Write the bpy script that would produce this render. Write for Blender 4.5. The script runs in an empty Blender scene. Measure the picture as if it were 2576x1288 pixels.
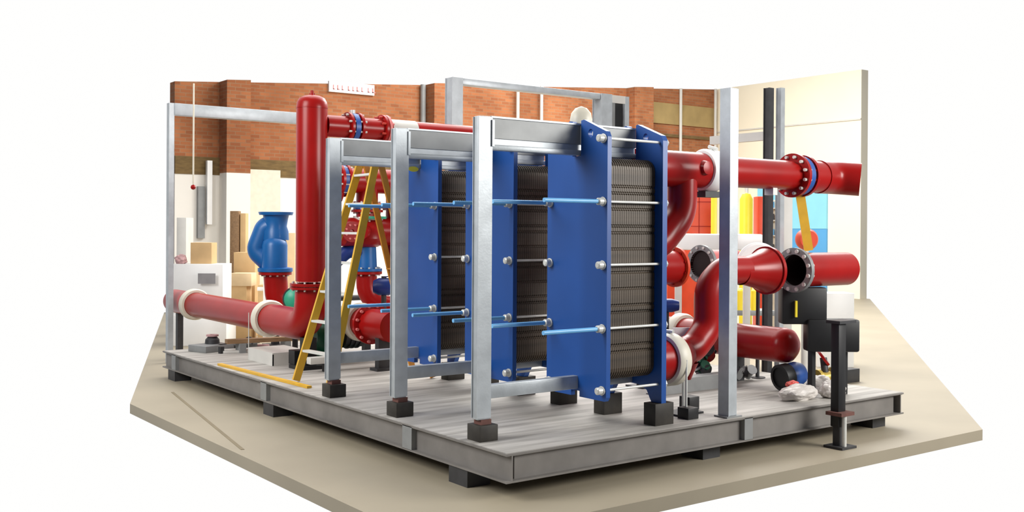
import bpy, bmesh, math, random
from mathutils import Vector, Matrix
random.seed(7)
C = bpy.context.scene.collection
PI = math.pi
# ------------------------------------------------------------------ camera
YAW = math.radians(53.293)
fw = Vector((math.cos(YAW), math.sin(YAW), -0.0026)).normalized()
rt = Vector((math.sin(YAW), -math.cos(YAW), 0))
up = rt.cross(fw)
cam_d = bpy.data.cameras.new('camera'); cam = bpy.data.objects.new('camera', cam_d); C.objects.link(cam)
ROLL = 0.0062
r2 = rt*math.cos(ROLL) + up*math.sin(ROLL)
u2 = up*math.cos(ROLL) - rt*math.sin(ROLL)
m = Matrix((r2, u2, -fw)).transposed().to_4x4(); m.translation = Vector((0, 0, 1.85)); cam.matrix_world = m
cam_d.sensor_width = 36; cam_d.lens = 2599.3*36/2576; cam_d.shift_y = -(644-581.8)/2576
cam_d.clip_end = 200
sc = bpy.context.scene; sc.camera = cam
# ------------------------------------------------------------------ world and lights
w = bpy.data.worlds.new('daylight'); sc.world = w; w.use_nodes = True
bg = w.node_tree.nodes['Background']; bg.inputs[1].default_value = 1.0
# bright daylight from the far side of the hall and the rooflights, dimmer hall behind the photographer
_n = w.node_tree.nodes; _l = w.node_tree.links
_tc = _n.new('ShaderNodeTexCoord'); _dp = _n.new('ShaderNodeVectorMath'); _dp.operation = 'DOT_PRODUCT'; _l.new(_tc.outputs['Generated'], _dp.inputs[0]); _dp.inputs[1].default_value = (fw.x*.94, fw.y*.94, .34)
_rp = _n.new('ShaderNodeValToRGB'); _l.new(_dp.outputs['Value'], _rp.inputs[0])
_rp.color_ramp.elements[0].position = .0; _rp.color_ramp.elements[0].color = (.12, .125, .14, 1)
_rp.color_ramp.elements[1].position = .62; _rp.color_ramp.elements[1].color = (1, .998, .99, 1)
_l.new(_rp.outputs[0], bg.inputs[0])
def area(name, loc, rot, sx, sy, e, col=(1, .98, .94)):
    l = bpy.data.lights.new(name, 'AREA'); l.shape = 'RECTANGLE'; l.size = sx; l.size_y = sy; l.energy = e; l.color = col
    o = bpy.data.objects.new(name, l); C.objects.link(o); o.location = loc; o.rotation_euler = rot; return o
area('hall_roof_light', (8.5, 12.5, 7.5), (0, 0, 0), 9, 6, 620)
area('hall_roof_light_rear', (16, 15, 8), (0, 0, 0), 9, 9, 2300)
def aim(o, p): o.rotation_euler = (Vector(p)-o.location).to_track_quat('-Z', 'Y').to_euler()
aim(area('added_fill_front', (-2.2, 8.6, 5.6), (0, 0, 0), 4, 4, 680, (1, .99, .97)), (6, 9, 1.2))  # added unseen fill that brightens the left-facing plates and posts
aim(area('added_fill_side', (10.0, 0.0, 3.9), (0, 0, 0), 4, 2.5, 700), (6.3, 6.5, 1.3))  # added side fill, set low so the near exchanger shades the far packs
sc.view_settings.view_transform = 'Standard'; sc.view_settings.look = 'None'
sc.view_settings.exposure = 0.0; sc.view_settings.gamma = 1.0; sc.view_settings.use_curve_mapping = False

# ------------------------------------------------------------------ materials
def srgb(r, g, b):
    f = lambda c: (c/12.92 if c <= .04045 else ((c+.055)/1.055)**2.4)
    return (f(r/255), f(g/255), f(b/255), 1)
def mat(name, col, rough=.5, metal=0, var=.12, scale=6, coat=0, bump=0, bscale=40, vec=None):
    m = bpy.data.materials.new(name); m.use_nodes = True; nt = m.node_tree; N = nt.nodes; L = nt.links
    b = N['Principled BSDF']; b.inputs['Roughness'].default_value = rough; b.inputs['Metallic'].default_value = metal
    b.inputs['Coat Weight'].default_value = coat; b.inputs['Coat Roughness'].default_value = .12
    if 'gloss' in name: b.inputs['Specular IOR Level'].default_value = .3
    tc = N.new('ShaderNodeTexCoord'); nz = N.new('ShaderNodeTexNoise'); nz.inputs['Scale'].default_value = scale; nz.inputs['Detail'].default_value = 5
    src = tc.outputs['Object']
    if vec:
        mp = N.new('ShaderNodeMapping'); mp.inputs['Scale'].default_value = vec; L.new(src, mp.inputs[0]); src = mp.outputs[0]
    L.new(src, nz.inputs['Vector'])
    rp = N.new('ShaderNodeValToRGB'); rp.color_ramp.elements[0].position = .3; rp.color_ramp.elements[1].position = .7
    rp.color_ramp.elements[0].color = tuple(c*(1-var) for c in col[:3])+(1,); rp.color_ramp.elements[1].color = tuple(min(1, c*(1+var)) for c in col[:3])+(1,)
    L.new(nz.outputs['Fac'], rp.inputs[0]); L.new(rp.outputs[0], b.inputs['Base Color'])
    if bump:
        n2 = N.new('ShaderNodeTexNoise'); n2.inputs['Scale'].default_value = bscale; L.new(tc.outputs['Object'], n2.inputs['Vector'])
        bp = N.new('ShaderNodeBump'); bp.inputs['Strength'].default_value = bump; bp.inputs['Distance'].default_value = .01
        L.new(n2.outputs['Fac'], bp.inputs['Height']); L.new(bp.outputs[0], b.inputs['Normal'])
    return m
M = {}
M['red'] = mat('red_gloss_paint', srgb(156, 20, 18), .3, 0, .1, 3, .0)
M['redlight'] = mat('faded_red_paint', srgb(190, 60, 48), .5, 0, .1, 4)
M['pink'] = mat('pale_red_primer', srgb(215, 120, 118), .5, 0, .1, 4)
M['blue'] = mat('blue_plate_paint', srgb(20, 76, 152), .42, 0, .12, 1.2, .05)
M['valveblue'] = mat('bright_blue_paint', srgb(16, 100, 170), .4, 0, .1, 3, .1)
M['bluethread'] = mat('blue_reflection_tint', srgb(118, 186, 238), .35, 0, .06, 8)  # blue reflection on the bare bolt threads put into the colour
M['galv'] = mat('galvanised_steel', srgb(184, 190, 194), .42, .25, .1, 9, 0, .05, 60)
M['skid'] = mat('shaded_skid_steel', srgb(124, 120, 116), .55, .1, .16, 4)  # darker grey, the shading of the edge-beam webs put into the colour
M['galvd'] = mat('dull_grey_steel', srgb(140, 142, 142), .5, .2, .1, 7)
M['steel'] = mat('bright_steel', srgb(220, 220, 214), .32, .15, .06, 12)
M['darksteel'] = mat('dark_steel', srgb(62, 62, 64), .55, .3, .2, 8)
M['black'] = mat('black_paint', srgb(22, 22, 24), .5, 0, .25, 6)
M['block'] = mat('black_block_paint', srgb(46, 42, 36), .6, 0, .3, 12)
M['rust'] = mat('rusty_brown_plate', srgb(104, 66, 58), .7, 0, .25, 14)
M['inside'] = mat('shaded_pipe_bore', srgb(30, 16, 14), .7, 0, .3, 9)  # near-black lining puts the shade inside the open pipes into the colour
M['cream'] = mat('cream_coupling_paint', srgb(222, 216, 198), .45, 0, .06, 9)
M['white'] = mat('white_enamel', srgb(240, 240, 238), .4, 0, .03, 4)
M['pack'] = mat('plate_pack_edges', srgb(78, 67, 55), .5, .1, .3, 2.2, 0, 0, 30, (.3, .3, 9))
M['yellow'] = mat('yellow_fibreglass', srgb(214, 166, 40), .45, 0, .1, 8)
M['orange'] = mat('amber_fibreglass', srgb(196, 132, 40), .5, 0, .12, 8)
M['byellow'] = mat('bright_yellow_paint', srgb(248, 226, 60), .4, 0, .05, 4)
M['wood'] = mat('brown_timber', srgb(138, 108, 76), .7, 0, .2, 6, 0, .1, 30, (1, 8, 8))
M['card'] = mat('brown_cardboard', srgb(206, 172, 124), .8, 0, .08, 5)
M['card2'] = mat('pale_cardboard', srgb(226, 200, 160), .8, 0, .08, 5)
M['green'] = mat('green_machine_paint', srgb(20, 92, 66), .4, 0, .2, 6)
M['teal'] = mat('teal_machine_paint', srgb(44, 160, 128), .4, 0, .1, 6)
M['navy'] = mat('navy_paint', srgb(18, 48, 120), .4, 0, .15, 6)
M['grey'] = mat('grey_label_print', srgb(140, 138, 140), .6, 0, .1, 6)
M['palegrey'] = mat('pale_grey_paint', srgb(208, 206, 200), .5, 0, .05, 4)
M['plastic'] = mat('crumpled_white_plastic', srgb(196, 190, 184), .4, 0, .12, 10)
M['pinkpl'] = mat('pinkish_plastic', srgb(190, 150, 150), .5, 0, .15, 10)
M['gasket'] = mat('blue_valve_body', srgb(40, 84, 158), .4, 0, .1, 6)
M['orangered'] = mat('orange_red_paint', srgb(214, 66, 30), .45, 0, .1, 4)
M['cyan'] = mat('pale_blue_door_paint', srgb(138, 208, 232), .5, 0, .04, 2)
M['cyan2'] = mat('mid_blue_door_paint', srgb(84, 160, 214), .5, 0, .04, 2)
M['brass'] = mat('yellow_brass', srgb(196, 170, 80), .4, .3, .1, 8)
M['gold'] = M['brass']
def deckmat():
    m = mat('grey_deck_plate', srgb(176, 172, 166), .6, 0, .08, 3)
    nt = m.node_tree; N = nt.nodes; L = nt.links; b = N['Principled BSDF']
    tc = N.new('ShaderNodeTexCoord'); mp = N.new('ShaderNodeMapping'); mp.inputs['Scale'].default_value = (.6, 7, 1); L.new(tc.outputs['Object'], mp.inputs[0])
    nz = N.new('ShaderNodeTexNoise'); nz.inputs['Scale'].default_value = 1.6; nz.inputs['Detail'].default_value = 6; L.new(mp.outputs[0], nz.inputs['Vector'])
    rp = N.new('ShaderNodeValToRGB'); rp.color_ramp.elements[0].position = .32; rp.color_ramp.elements[1].position = .62
    rp.color_ramp.elements[0].color = srgb(140, 136, 130); rp.color_ramp.elements[1].color = srgb(186, 182, 176)
    L.new(nz.outputs['Fac'], rp.inputs[0]); L.new(rp.outputs[0], b.inputs['Base Color']); return m
M['deck'] = deckmat()
def brickmat():
    m = bpy.data.materials.new('red_brick'); m.use_nodes = True; nt = m.node_tree; N = nt.nodes; L = nt.links; b = N['Principled BSDF']
    b.inputs['Roughness'].default_value = .9
    tc = N.new('ShaderNodeTexCoord'); sp = N.new('ShaderNodeSeparateXYZ'); cb = N.new('ShaderNodeCombineXYZ'); ad = N.new('ShaderNodeMath'); ad.operation = 'ADD'
    L.new(tc.outputs['Object'], sp.inputs[0]); L.new(sp.outputs['X'], ad.inputs[0]); L.new(sp.outputs['Y'], ad.inputs[1]); L.new(ad.outputs[0], cb.inputs['X']); L.new(sp.outputs['Z'], cb.inputs['Y'])
    bt = N.new('ShaderNodeTexBrick'); L.new(cb.outputs[0], bt.inputs['Vector'])
    bt.inputs['Scale'].default_value = 1; bt.inputs['Brick Width'].default_value = .24; bt.inputs['Row Height'].default_value = .08; bt.inputs['Mortar Size'].default_value = .008
    bt.inputs['Color1'].default_value = srgb(182, 116, 74); bt.inputs['Color2'].default_value = srgb(156, 94, 58); bt.inputs['Mortar'].default_value = srgb(158, 122, 92)
    nz = N.new('ShaderNodeTexNoise'); nz.inputs['Scale'].default_value = .9; nz.inputs['Detail'].default_value = 8; L.new(tc.outputs['Object'], nz.inputs['Vector'])
    rp = N.new('ShaderNodeValToRGB'); rp.color_ramp.elements[0].position = .35; rp.color_ramp.elements[1].position = .7
    rp.color_ramp.elements[0].color = (.72, .66, .6, 1); rp.color_ramp.elements[1].color = (1.08, 1.08, 1.08, 1); L.new(nz.outputs['Fac'], rp.inputs[0])
    mx = N.new('ShaderNodeMix'); mx.data_type = 'RGBA'; mx.blend_type = 'MULTIPLY'; mx.inputs['Factor'].default_value = 1
    L.new(bt.outputs['Color'], mx.inputs['A']); L.new(rp.outputs[0], mx.inputs['B']); L.new(mx.outputs['Result'], b.inputs['Base Color']); return m
M['brick'] = brickmat()
M['brickdark'] = mat('dark_brown_brick', srgb(112, 90, 54), .9, 0, .25, 5, 0, .1, 30, (1, 1, 4))  # darker brown brick, mottled in flat streaks
M['concrete'] = mat('buff_concrete_lintel', srgb(164, 140, 92), .8, 0, .1, 3)
M['wallwhite'] = mat('white_wall_paint', srgb(238, 234, 226), .7, 0, .02, 1.5)
M['wallcream'] = mat('cream_wall_paint', srgb(244, 236, 214), .7, 0, .03, .6)
M['floor'] = mat('tan_concrete_floor', srgb(158, 148, 128), .55, 0, .08, .8, 0, .04, 20)
M['joint'] = mat('dark_floor_joint', srgb(128, 116, 92), .7, 0, .1, 5)

# ------------------------------------------------------------------ mesh helpers
def BM(): return bmesh.new()
def frame_of(d):
    d = Vector(d).normalized(); a = Vector((0, 0, 1)) if abs(d.z) < .95 else Vector((1, 0, 0))
    x = a.cross(d).normalized(); return x, d.cross(x).normalized(), d
def box(bm, c, s, rz=0, bev=0):
    t = Matrix.Translation(Vector(c)) @ Matrix.Rotation(rz, 4, 'Z') @ Matrix.Diagonal((s[0], s[1], s[2], 1))
    g = bmesh.ops.create_cube(bm, size=1, matrix=t)
    if bev:
        ed = list({e for v in g['verts'] for e in v.link_edges})
        bmesh.ops.bevel(bm, geom=ed, offset=bev, segments=2, affect='EDGES', profile=.5)
    return bm
def b3(bm, x0, x1, y0, y1, z0, z1, bev=0): return box(bm, ((x0+x1)/2, (y0+y1)/2, (z0+z1)/2), (x1-x0, y1-y0, z1-z0), 0, bev)
def bar(bm, a, b, wx, wz, side=None):
    a = Vector(a); b = Vector(b); d = (b-a)
    if side is None: x, y, z = frame_of(d)
    else:
        z = d.normalized(); x = (Vector(side) - z*Vector(side).dot(z)).normalized(); y = z.cross(x)
    m = Matrix((x, y, z)).transposed().to_4x4(); m.translation = (a+b)/2
    bmesh.ops.create_cube(bm, size=1, matrix=m @ Matrix.Diagonal((wx, wz, d.length, 1))); return bm
def rod(bm, a, b, r, seg=16, r2=None, cap=True):
    a = Vector(a); b = Vector(b); x, y, z = frame_of(b-a); r2 = r if r2 is None else r2
    A = [bm.verts.new(a + (x*math.cos(2*PI*i/seg) + y*math.sin(2*PI*i/seg))*r) for i in range(seg)]
    B = [bm.verts.new(b + (x*math.cos(2*PI*i/seg) + y*math.sin(2*PI*i/seg))*r2) for i in range(seg)]
    for i in range(seg):
        j = (i+1) % seg; bm.faces.new((A[i], A[j], B[j], B[i]))
    if cap: bm.faces.new(A[::-1]); bm.faces.new(B)
    return bm
def arcs(pts, rad, n=8):
    P = [Vector(p) for p in pts]; out = [P[0]]
    for i in range(1, len(P)-1):
        a = (P[i-1]-P[i]); b = (P[i+1]-P[i]); la, lb = a.length, b.length; a.normalize(); b.normalize()
        ang = a.angle(b); t = min(rad/math.tan(ang/2), la*.49 if i > 1 else la*.98, lb*.49 if i < len(P)-2 else lb*.98)
        p0 = P[i]+a*t; p1 = P[i]+b*t
        for k in range(n+1):
            s = k/n; out.append(p0*(1-s)**2 + P[i]*2*s*(1-s) + p1*s*s)
    out.append(P[-1]); return out
def sweep(bm, pts, r, seg=32, cap=True):
    P = [Vector(p) for p in pts]; n = len(P); R = r if isinstance(r, (list, tuple)) else [r]*n
    T = [((P[min(i+1, n-1)]-P[max(i-1, 0)])).normalized() for i in range(n)]
    x, y, _ = frame_of(T[0]); rings = []
    for i in range(n):
        x = (x - T[i]*x.dot(T[i])).normalized(); y = T[i].cross(x)
        rings.append([bm.verts.new(P[i] + (x*math.cos(2*PI*k/seg) + y*math.sin(2*PI*k/seg))*R[i]) for k in range(seg)])
    for i in range(n-1):
        for k in range(seg):
            j = (k+1) % seg; bm.faces.new((rings[i][k], rings[i][j], rings[i+1][j], rings[i+1][k]))
    if cap: bm.faces.new(rings[0][::-1]); bm.faces.new(rings[-1])
    return bm
def lathe(bm, o, ax, prof, seg=32, closed=False):
    """prof: list of (distance along the axis, radius)"""
    o = Vector(o); x, y, z = frame_of(ax); rings = []
    for t, r in prof:
        if r < 1e-5: rings.append([bm.verts.new(o+z*t)])
        else: rings.append([bm.verts.new(o + z*t + (x*math.cos(2*PI*k/seg) + y*math.sin(2*PI*k/seg))*r) for k in range(seg)])
    if closed: rings.append(rings[0])
    for A, B in zip(rings, rings[1:]):
        for k in range(seg):
            j = (k+1) % seg
            if len(A) == 1 and len(B) == 1: continue
            if len(A) == 1: bm.faces.new((A[0], B[j], B[k]))
            elif len(B) == 1: bm.faces.new((A[k], A[j], B[0]))
            else: bm.faces.new((A[k], A[j], B[j], B[k]))
    return bm
def ring(bm, o, ax, t0, t1, ri, ro, seg=40): return lathe(bm, o, ax, [(t0, ri), (t0, ro), (t1, ro), (t1, ri)], seg, True)
def prism(bm, outline, x0, x1, holes=()):
    """outline and holes in (y, z), extruded along x"""
    for o in [outline]+list(holes):
        v = [bm.verts.new((x0, y, z)) for y, z in o]
        for i in range(len(v)): bm.edges.new((v[i], v[(i+1) % len(v)]))
    g = bmesh.ops.triangle_fill(bm, use_beauty=True, edges=bm.edges[:])
    fs = [f for f in g['geom'] if isinstance(f, bmesh.types.BMFace)]
    e = bmesh.ops.extrude_face_region(bm, geom=fs)
    bmesh.ops.translate(bm, verts=[q for q in e['geom'] if isinstance(q, bmesh.types.BMVert)], vec=(x1-x0, 0, 0)); return bm
def obj(name, bm, m, parent=None, loc=None, smooth=True, label=None, ang=35):
    bmesh.ops.recalc_face_normals(bm, faces=bm.faces[:])
    o0 = Vector((0, 0, 0))
    if parent is not None: o0 = Vector(WORLD[parent.name])
    elif loc is not None: o0 = Vector(loc)
    bmesh.ops.translate(bm, verts=bm.verts[:], vec=-o0)
    if smooth:
        for f in bm.faces: f.smooth = True
        for e in bm.edges:
            if len(e.link_faces) == 2 and e.calc_face_angle(0) > math.radians(ang): e.smooth = False
    me = bpy.data.meshes.new(name); bm.to_mesh(me); bm.free()
    me.materials.append(M[m] if isinstance(m, str) else m)
    o = bpy.data.objects.new(name, me); C.objects.link(o)
    if parent is not None: o.parent = parent; WORLD[o.name] = o0
    else: o.location = o0; WORLD[o.name] = o0
    if label: o['label'] = label
    return o
WORLD = {}
def thing(name, label, cat, loc, group=None):
    o = bpy.data.objects.new(name, None); C.objects.link(o); o.location = loc; o.empty_display_size = .1
    WORLD[o.name] = Vector(loc); o['label'] = label; o['category'] = cat
    if group: o['group'] = group
    return o
def tag(o, label, cat, group=None):
    o['label'] = label; o['category'] = cat
    if group: o['group'] = group
    return o
def struct(name, bm, m, loc=None, smooth=False):
    o = obj(name, bm, m, None, loc, smooth); o['kind'] = 'structure'; return o
def copy_tree(o, dv, parent=None):
    c = o.copy(); C.objects.link(c); c.parent = parent
    if parent is None: c.location = o.location + Vector(dv)
    for ch in o.children: copy_tree(ch, dv, c)
    return c

# ------------------------------------------------------------------ the hall
bm = BM(); _o = [(3.25, 5.1), (9.3, 5.1), (24.6, 16.7), (24.6, 22.3), (7.3, 22.3), (3.25, 11.0)]
_a = [bm.verts.new((x, y, 0)) for x, y in _o]; _b = [bm.verts.new((x, y, -.1)) for x, y in _o]; bm.faces.new(_a); bm.faces.new(_b[::-1])
for i in range(6): j = (i+1) % 6; bm.faces.new((_a[i], _b[i], _b[j], _a[j]))
struct('floor', bm, 'floor')
bm = BM(); bar(bm, (3.86, 11.5, .001), (3.34, 8.2, .001), .03, .004, (1, 0, 0)); struct('trim_1', bm, 'joint')
YB = 22.0
# brick wall under a low-pitched roof line; the painted lower part stands slightly proud
def gable(bm, x0, x1, z0a, z0b, za, zb, y0, y1):
    v = [bm.verts.new(p) for p in [(x0, y0, z0a), (x1, y0, z0b), (x1, y0, zb), (x0, y0, za), (x0, y1, z0a), (x1, y1, z0b), (x1, y1, zb), (x0, y1, za)]]
    for f in [(0, 1, 2, 3), (5, 4, 7, 6), (0, 4, 5, 1), (1, 5, 6, 2), (2, 6, 7, 3), (3, 7, 4, 0)]: bm.faces.new([v[i] for i in f])
top = lambda x: 4.95 + (x-7.4)*.075
bm = BM(); gable(bm, 7.4, 24.4, 0, 0, top(7.4), top(24.4), YB, YB+.3); struct('wall_back', bm, 'brick')
bm = BM(); b3(bm, 7.4, 24.3, YB-.03, YB, 0, 2.98); struct('wall_back_lower', bm, 'wallwhite')
bm = BM(); b3(bm, 7.4, 24.4, YB-.05, YB, 2.98, 3.36); struct('trim_2', bm, 'brickdark')
for i, (x0, x1, d) in enumerate([(8.38, 8.92, .45), (13.66, 14.3, .45), (20.5, 21.25, .35)]):
    bm = BM(); gable(bm, x0, x1, 3.02, 3.02, top(x0), top(x1), YB-d, YB); struct('wall_back_pier.%03d' % (i+1), bm, 'brick')
    bm = BM(); b3(bm, x0, x1, YB-d, YB, 0, 3.02); struct('wall_back_pier_base.%03d' % (i+1), bm, 'wallwhite')
bm = BM(); b3(bm, 21.25, 24.3, YB-.04, YB, 5.0, 5.62); struct('trim_3', bm, 'concrete')
bm = BM(); b3(bm, 21.25, 24.3, YB-.05, YB, 4.62, 4.70); struct('trim_4', bm, 'brickdark')
XR = 24.3
bm = BM(); b3(bm, XR, XR+.3, 16.8, YB+.3, 0, 6.22); struct('wall_right', bm, 'wallcream')
bm = BM(); b3(bm, XR-.03, XR, 16.8, YB, 4.86, 4.90); struct('trim_5', bm, 'palegrey')
d = bpy.data.objects.new('door_1', None); C.objects.link(d); d['kind'] = 'structure'; d.location = (XR, 18.6, 0); WORLD['door_1'] = Vector((XR, 18.6, 0))
bm = BM(); b3(bm, XR-.06, XR-.001, 17.85, 20.3, 1.9, 3.3); obj('door_panel', bm, 'cyan', d, smooth=False)
bm = BM(); b3(bm, XR-.05, XR-.001, 17.85, 20.3, 0, 1.9); obj('door_panel', bm, 'cyan2', d, smooth=False)

# ------------------------------------------------------------------ the skid deck
DX0, DX1, DY0, DY1 = 4.14, 8.8, 5.6, 12.7
t = thing('skid_base', 'long grey steel skid base with plate deck carrying the whole pump and exchanger set', 'platform', (6.4, 9, 0))
bm = BM(); b3(bm, DX0+.01, DX1-.01, DY0+.01, DY1-.01, .305, .33); obj('deck_plate', bm, 'deck', t, smooth=False)
def ibeam(bm, a, b, h, wd, tf, tw, side):
    a = Vector(a); b = Vector(b); z = Vector((0, 0, 1))
    bar(bm, a+z*(h/2-tf/2), b+z*(h/2-tf/2), wd, tf, side); bar(bm, a-z*(h/2-tf/2), b-z*(h/2-tf/2), wd, tf, side)
    bar(bm, a, b, tw, h-2*tf, side); return bm
zb = .33-.105
for a, b, sd in [((DX0+.05, DY0, zb), (DX0+.05, DY1, zb), (1, 0, 0)), ((DX1-.05, DY0, zb), (DX1-.05, DY1, zb), (1, 0, 0)),
                 ((DX0+.1, DY0+.05, zb), (DX1-.1, DY0+.05, zb), (0, 1, 0)), ((DX0+.1, DY1-.05, zb), (DX1-.1, DY1-.05, zb), (0, 1, 0))]:
    bm = BM(); ibeam(bm, a, b, .2, .1, .014, .012, sd); obj('edge_beam', bm, 'skid', t, smooth=False)
for y in (6.9, 9.65, 12.3):
    bm = BM(); b3(bm, DX0, DX0+.05, y-.07, y+.07, .137, .317); obj('splice_plate', bm, 'galvd', t, smooth=False)
for x in (6.6,):
    bm = BM(); b3(bm, x-.05, x+.05, DY0, DY0+.05, .137, .317); obj('splice_plate', bm, 'galvd', t, smooth=False)
for x, y in [(4.25, 6.2), (4.25, 9.55), (4.25, 12.4), (8.6, 5.85), (8.6, 12.4), (6.3, 5.85), (6.3, 12.4)]:
    bm = BM(); b3(bm, x-.1, x+.1, y-.12, y+.12, 0, .124); obj('support_foot', bm, 'darksteel', t, smooth=False)

# ------------------------------------------------------------------ plate heat exchangers
EX_LAB = ['near large blue plate heat exchanger with grey end post and brown plate pack',
          'middle blue plate heat exchanger of the row, between two others',
          'far blue plate heat exchanger, smallest in view, next to the yellow ladder']
PX, PY, STEP = 4.265, 6.08, 1.163
XP, XF = 5.15, 5.725
def exchanger():
    t = thing('plate_heat_exchanger', EX_LAB[0], 'heat exchanger', (PX, PY, .48), 'blue plate heat exchangers in a row')
    bm = BM(); b3(bm, PX-.052, PX+.052, PY-.035, PY+.035, .48, 2.655, .004)
    for s in (-1, 1): b3(bm, PX-.06+.0, PX+.06, PY+s*.035-.004, PY+s*.035+.004, .49, 2.65)
    obj('end_post', bm, 'galv', t)
    x0, x1 = PX+.05, XF+.02
    bm = BM(); b3(bm, x0, x1, PY-.028, PY+.028, 2.50, 2.645); obj('carrying_bar', bm, 'galvd', t, smooth=False)  # duller grey than the flange, the web's weaker light put into its colour
    cb = obj('bar_flange', b3(BM(), x0, x1, PY-.04, PY+.04, 2.645, 2.658), 'galv', t, smooth=False)
    obj('hanging_rail', b3(b3(BM(), x0, x1, PY-.014, PY+.014, 2.455, 2.50), x0, x1, PY-.036, PY+.036, 2.415, 2.455, .006), 'galv', t)
    obj('rail_stop', b3(BM(), x0, x0+.02, PY-.05, PY+.05, 2.44, 2.63), 'galv', t, smooth=False)
    bm = BM(); b3(bm, x0, XF, PY-.03, PY+.03, .624, .724, .006); obj('guide_bar', bm, 'galv', t)
    def plate_profile(foot):
        zb_, W = .566, .354
        if foot:
            base = [(-W, .50), (-.24, .50), (-.19, .585), (-.1, .62), (.1, .62), (.19, .585), (.24, .50), (W, .50)]
        else:
            base = [(-W+.02, zb_), (-.05, zb_), (-.05, .61), (.05, .61), (.05, zb_), (W-.02, zb_), (W, zb_+.03)]
            base = [(-W, zb_+.03)] + base
        pk = .07 if foot else .085; topr = [(W, 2.54), (W-.02, 2.58), (pk, 2.685), (.05, 2.68), (.05, 2.41), (-.05, 2.41), (-.05, 2.68), (-pk, 2.685), (-W+.02, 2.58), (-W, 2.54)]
        return base+topr
    slot = lambda s: [(s*.16+.028*math.cos(a), 2.575+.034*math.sin(a)+(s*-.0)) for a in [2*PI*k/14 for k in range(14)]]
    for nm, xa, xb, ft in [('pressure_plate', XP, XP+.04, False), ('frame_plate', XF, XF+.05, True)]:
        bm = BM(); prism(bm, [(PY+y, z) for y, z in plate_profile(ft)], xa, xb, [[(PY+y, z) for y, z in slot(s)] for s in (-1, 1)])
        obj(nm, bm, 'blue', t, ang=25)
    # plate pack: pressed sheets with rounded corners and gasket-groove notches down both sides
    bm = BM(); xs = XP+.044; n = 46; pitch = (XF-.002-xs)/n
    def outline(hw, z0, z1, rr, notch):
        pts = []
        def corner(cy, cz, a0):
            for k in range(6): a = a0+PI/2*k/5; pts.append((cy+rr*math.cos(a), cz+rr*math.sin(a)))
        ys = hw; zs = [z0+rr+(z1-z0-2*rr)*(k+.28*math.sin(k*2.1))/15 for k in range(1, 15)]
        corner(hw-rr, z1-rr, 0); corner(-hw+rr, z1-rr, PI/2)
        for z in reversed(zs): pts += [(-ys, z+.012), (-ys+notch, z+.004), (-ys+notch, z-.004), (-ys, z-.012)]
        corner(-hw+rr, z0+rr, PI); corner(hw-rr, z0+rr, 1.5*PI)
        for z in zs: pts += [(ys, z-.012), (ys-notch, z-.004), (ys-notch, z+.004), (ys, z+.012)]
        return pts
    for k in range(n):
        hw = .272 if k % 2 == 0 else .270
        o = outline(hw, .70 if k % 2 == 0 else .706, 2.395 if k % 2 == 0 else 2.39, .09, .009)
        xa = xs+k*pitch; A = [bm.verts.new((xa, PY+y, z)) for y, z in o]; B = [bm.verts.new((xa+pitch*.985, PY+y, z)) for y, z in o]
        bm.faces.new(A); bm.faces.new(B[::-1])
        for i in range(len(A)): j = (i+1) % len(A); bm.faces.new((A[i], B[i], B[j], A[j]))
    p = obj('plate_pack', bm, 'pack', t, smooth=False)
    zr = [2.527, 2.056, 1.582, 1.107, .645]
    for s in (-1, 1):
        for i, z in enumerate(zr):
            y = PY+s*.313; L = .56 if i in (1, 3) else .06
            bm = BM(); rod(bm, (XP-L, y, z), (XF+.085, y, z), .0105, 12); b = obj('tie_bolt', bm, 'steel', t)
            bm = BM(); lathe(bm, (XP, y, z), (-1, 0, 0), [(0, 0), (0, .034), (.012, .036), (.013, .030), (.055, .028), (.062, .018), (.062, 0)], 6 if False else 14); obj('nut', bm, 'steel', b)
            bm = BM(); lathe(bm, (XF+.05, y, z), (1, 0, 0), [(0, 0), (0, .03), (.03, .028), (.03, 0)], 6); obj('nut', bm, 'steel', b)
            if L > .3: bm = BM(); rod(bm, (XP-L-.008, y, z), (XP-.063, y, z), .0165, 14); obj('tinted_thread', bm, 'bluethread', b)  # thicker blue rod stands in for threads reflecting blue
    return t
ex = exchanger()
exs = [ex]
for i in (1, 2):
    c = copy_tree(ex, (0, STEP*i, 0)); c['label'] = EX_LAB[i]; exs.append(c)
# small yellow tags under the carrying bars
for i, lab in ((2, 'small yellow oval tag under the far carrying bar, beside the blue plate top'), (1, 'small yellow oval tag under the middle carrying bar, beside the near end post')):
    bm = BM(); lathe(bm, (0, 0, 0), (0, -1, 0), [(0, 0), (0, .055), (.004, .055), (.004, 0)], 24)
    for v in bm.verts: v.co.z *= .45
    bmesh.ops.translate(bm, verts=bm.verts[:], vec=(5.075, PY+STEP*i-.037, 2.405))
    tag(obj('warning_tag', bm, 'byellow', None, (5.075, PY+STEP*i, 2.405)), lab, 'tag', 'yellow tags on the carrying bars')

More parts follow.
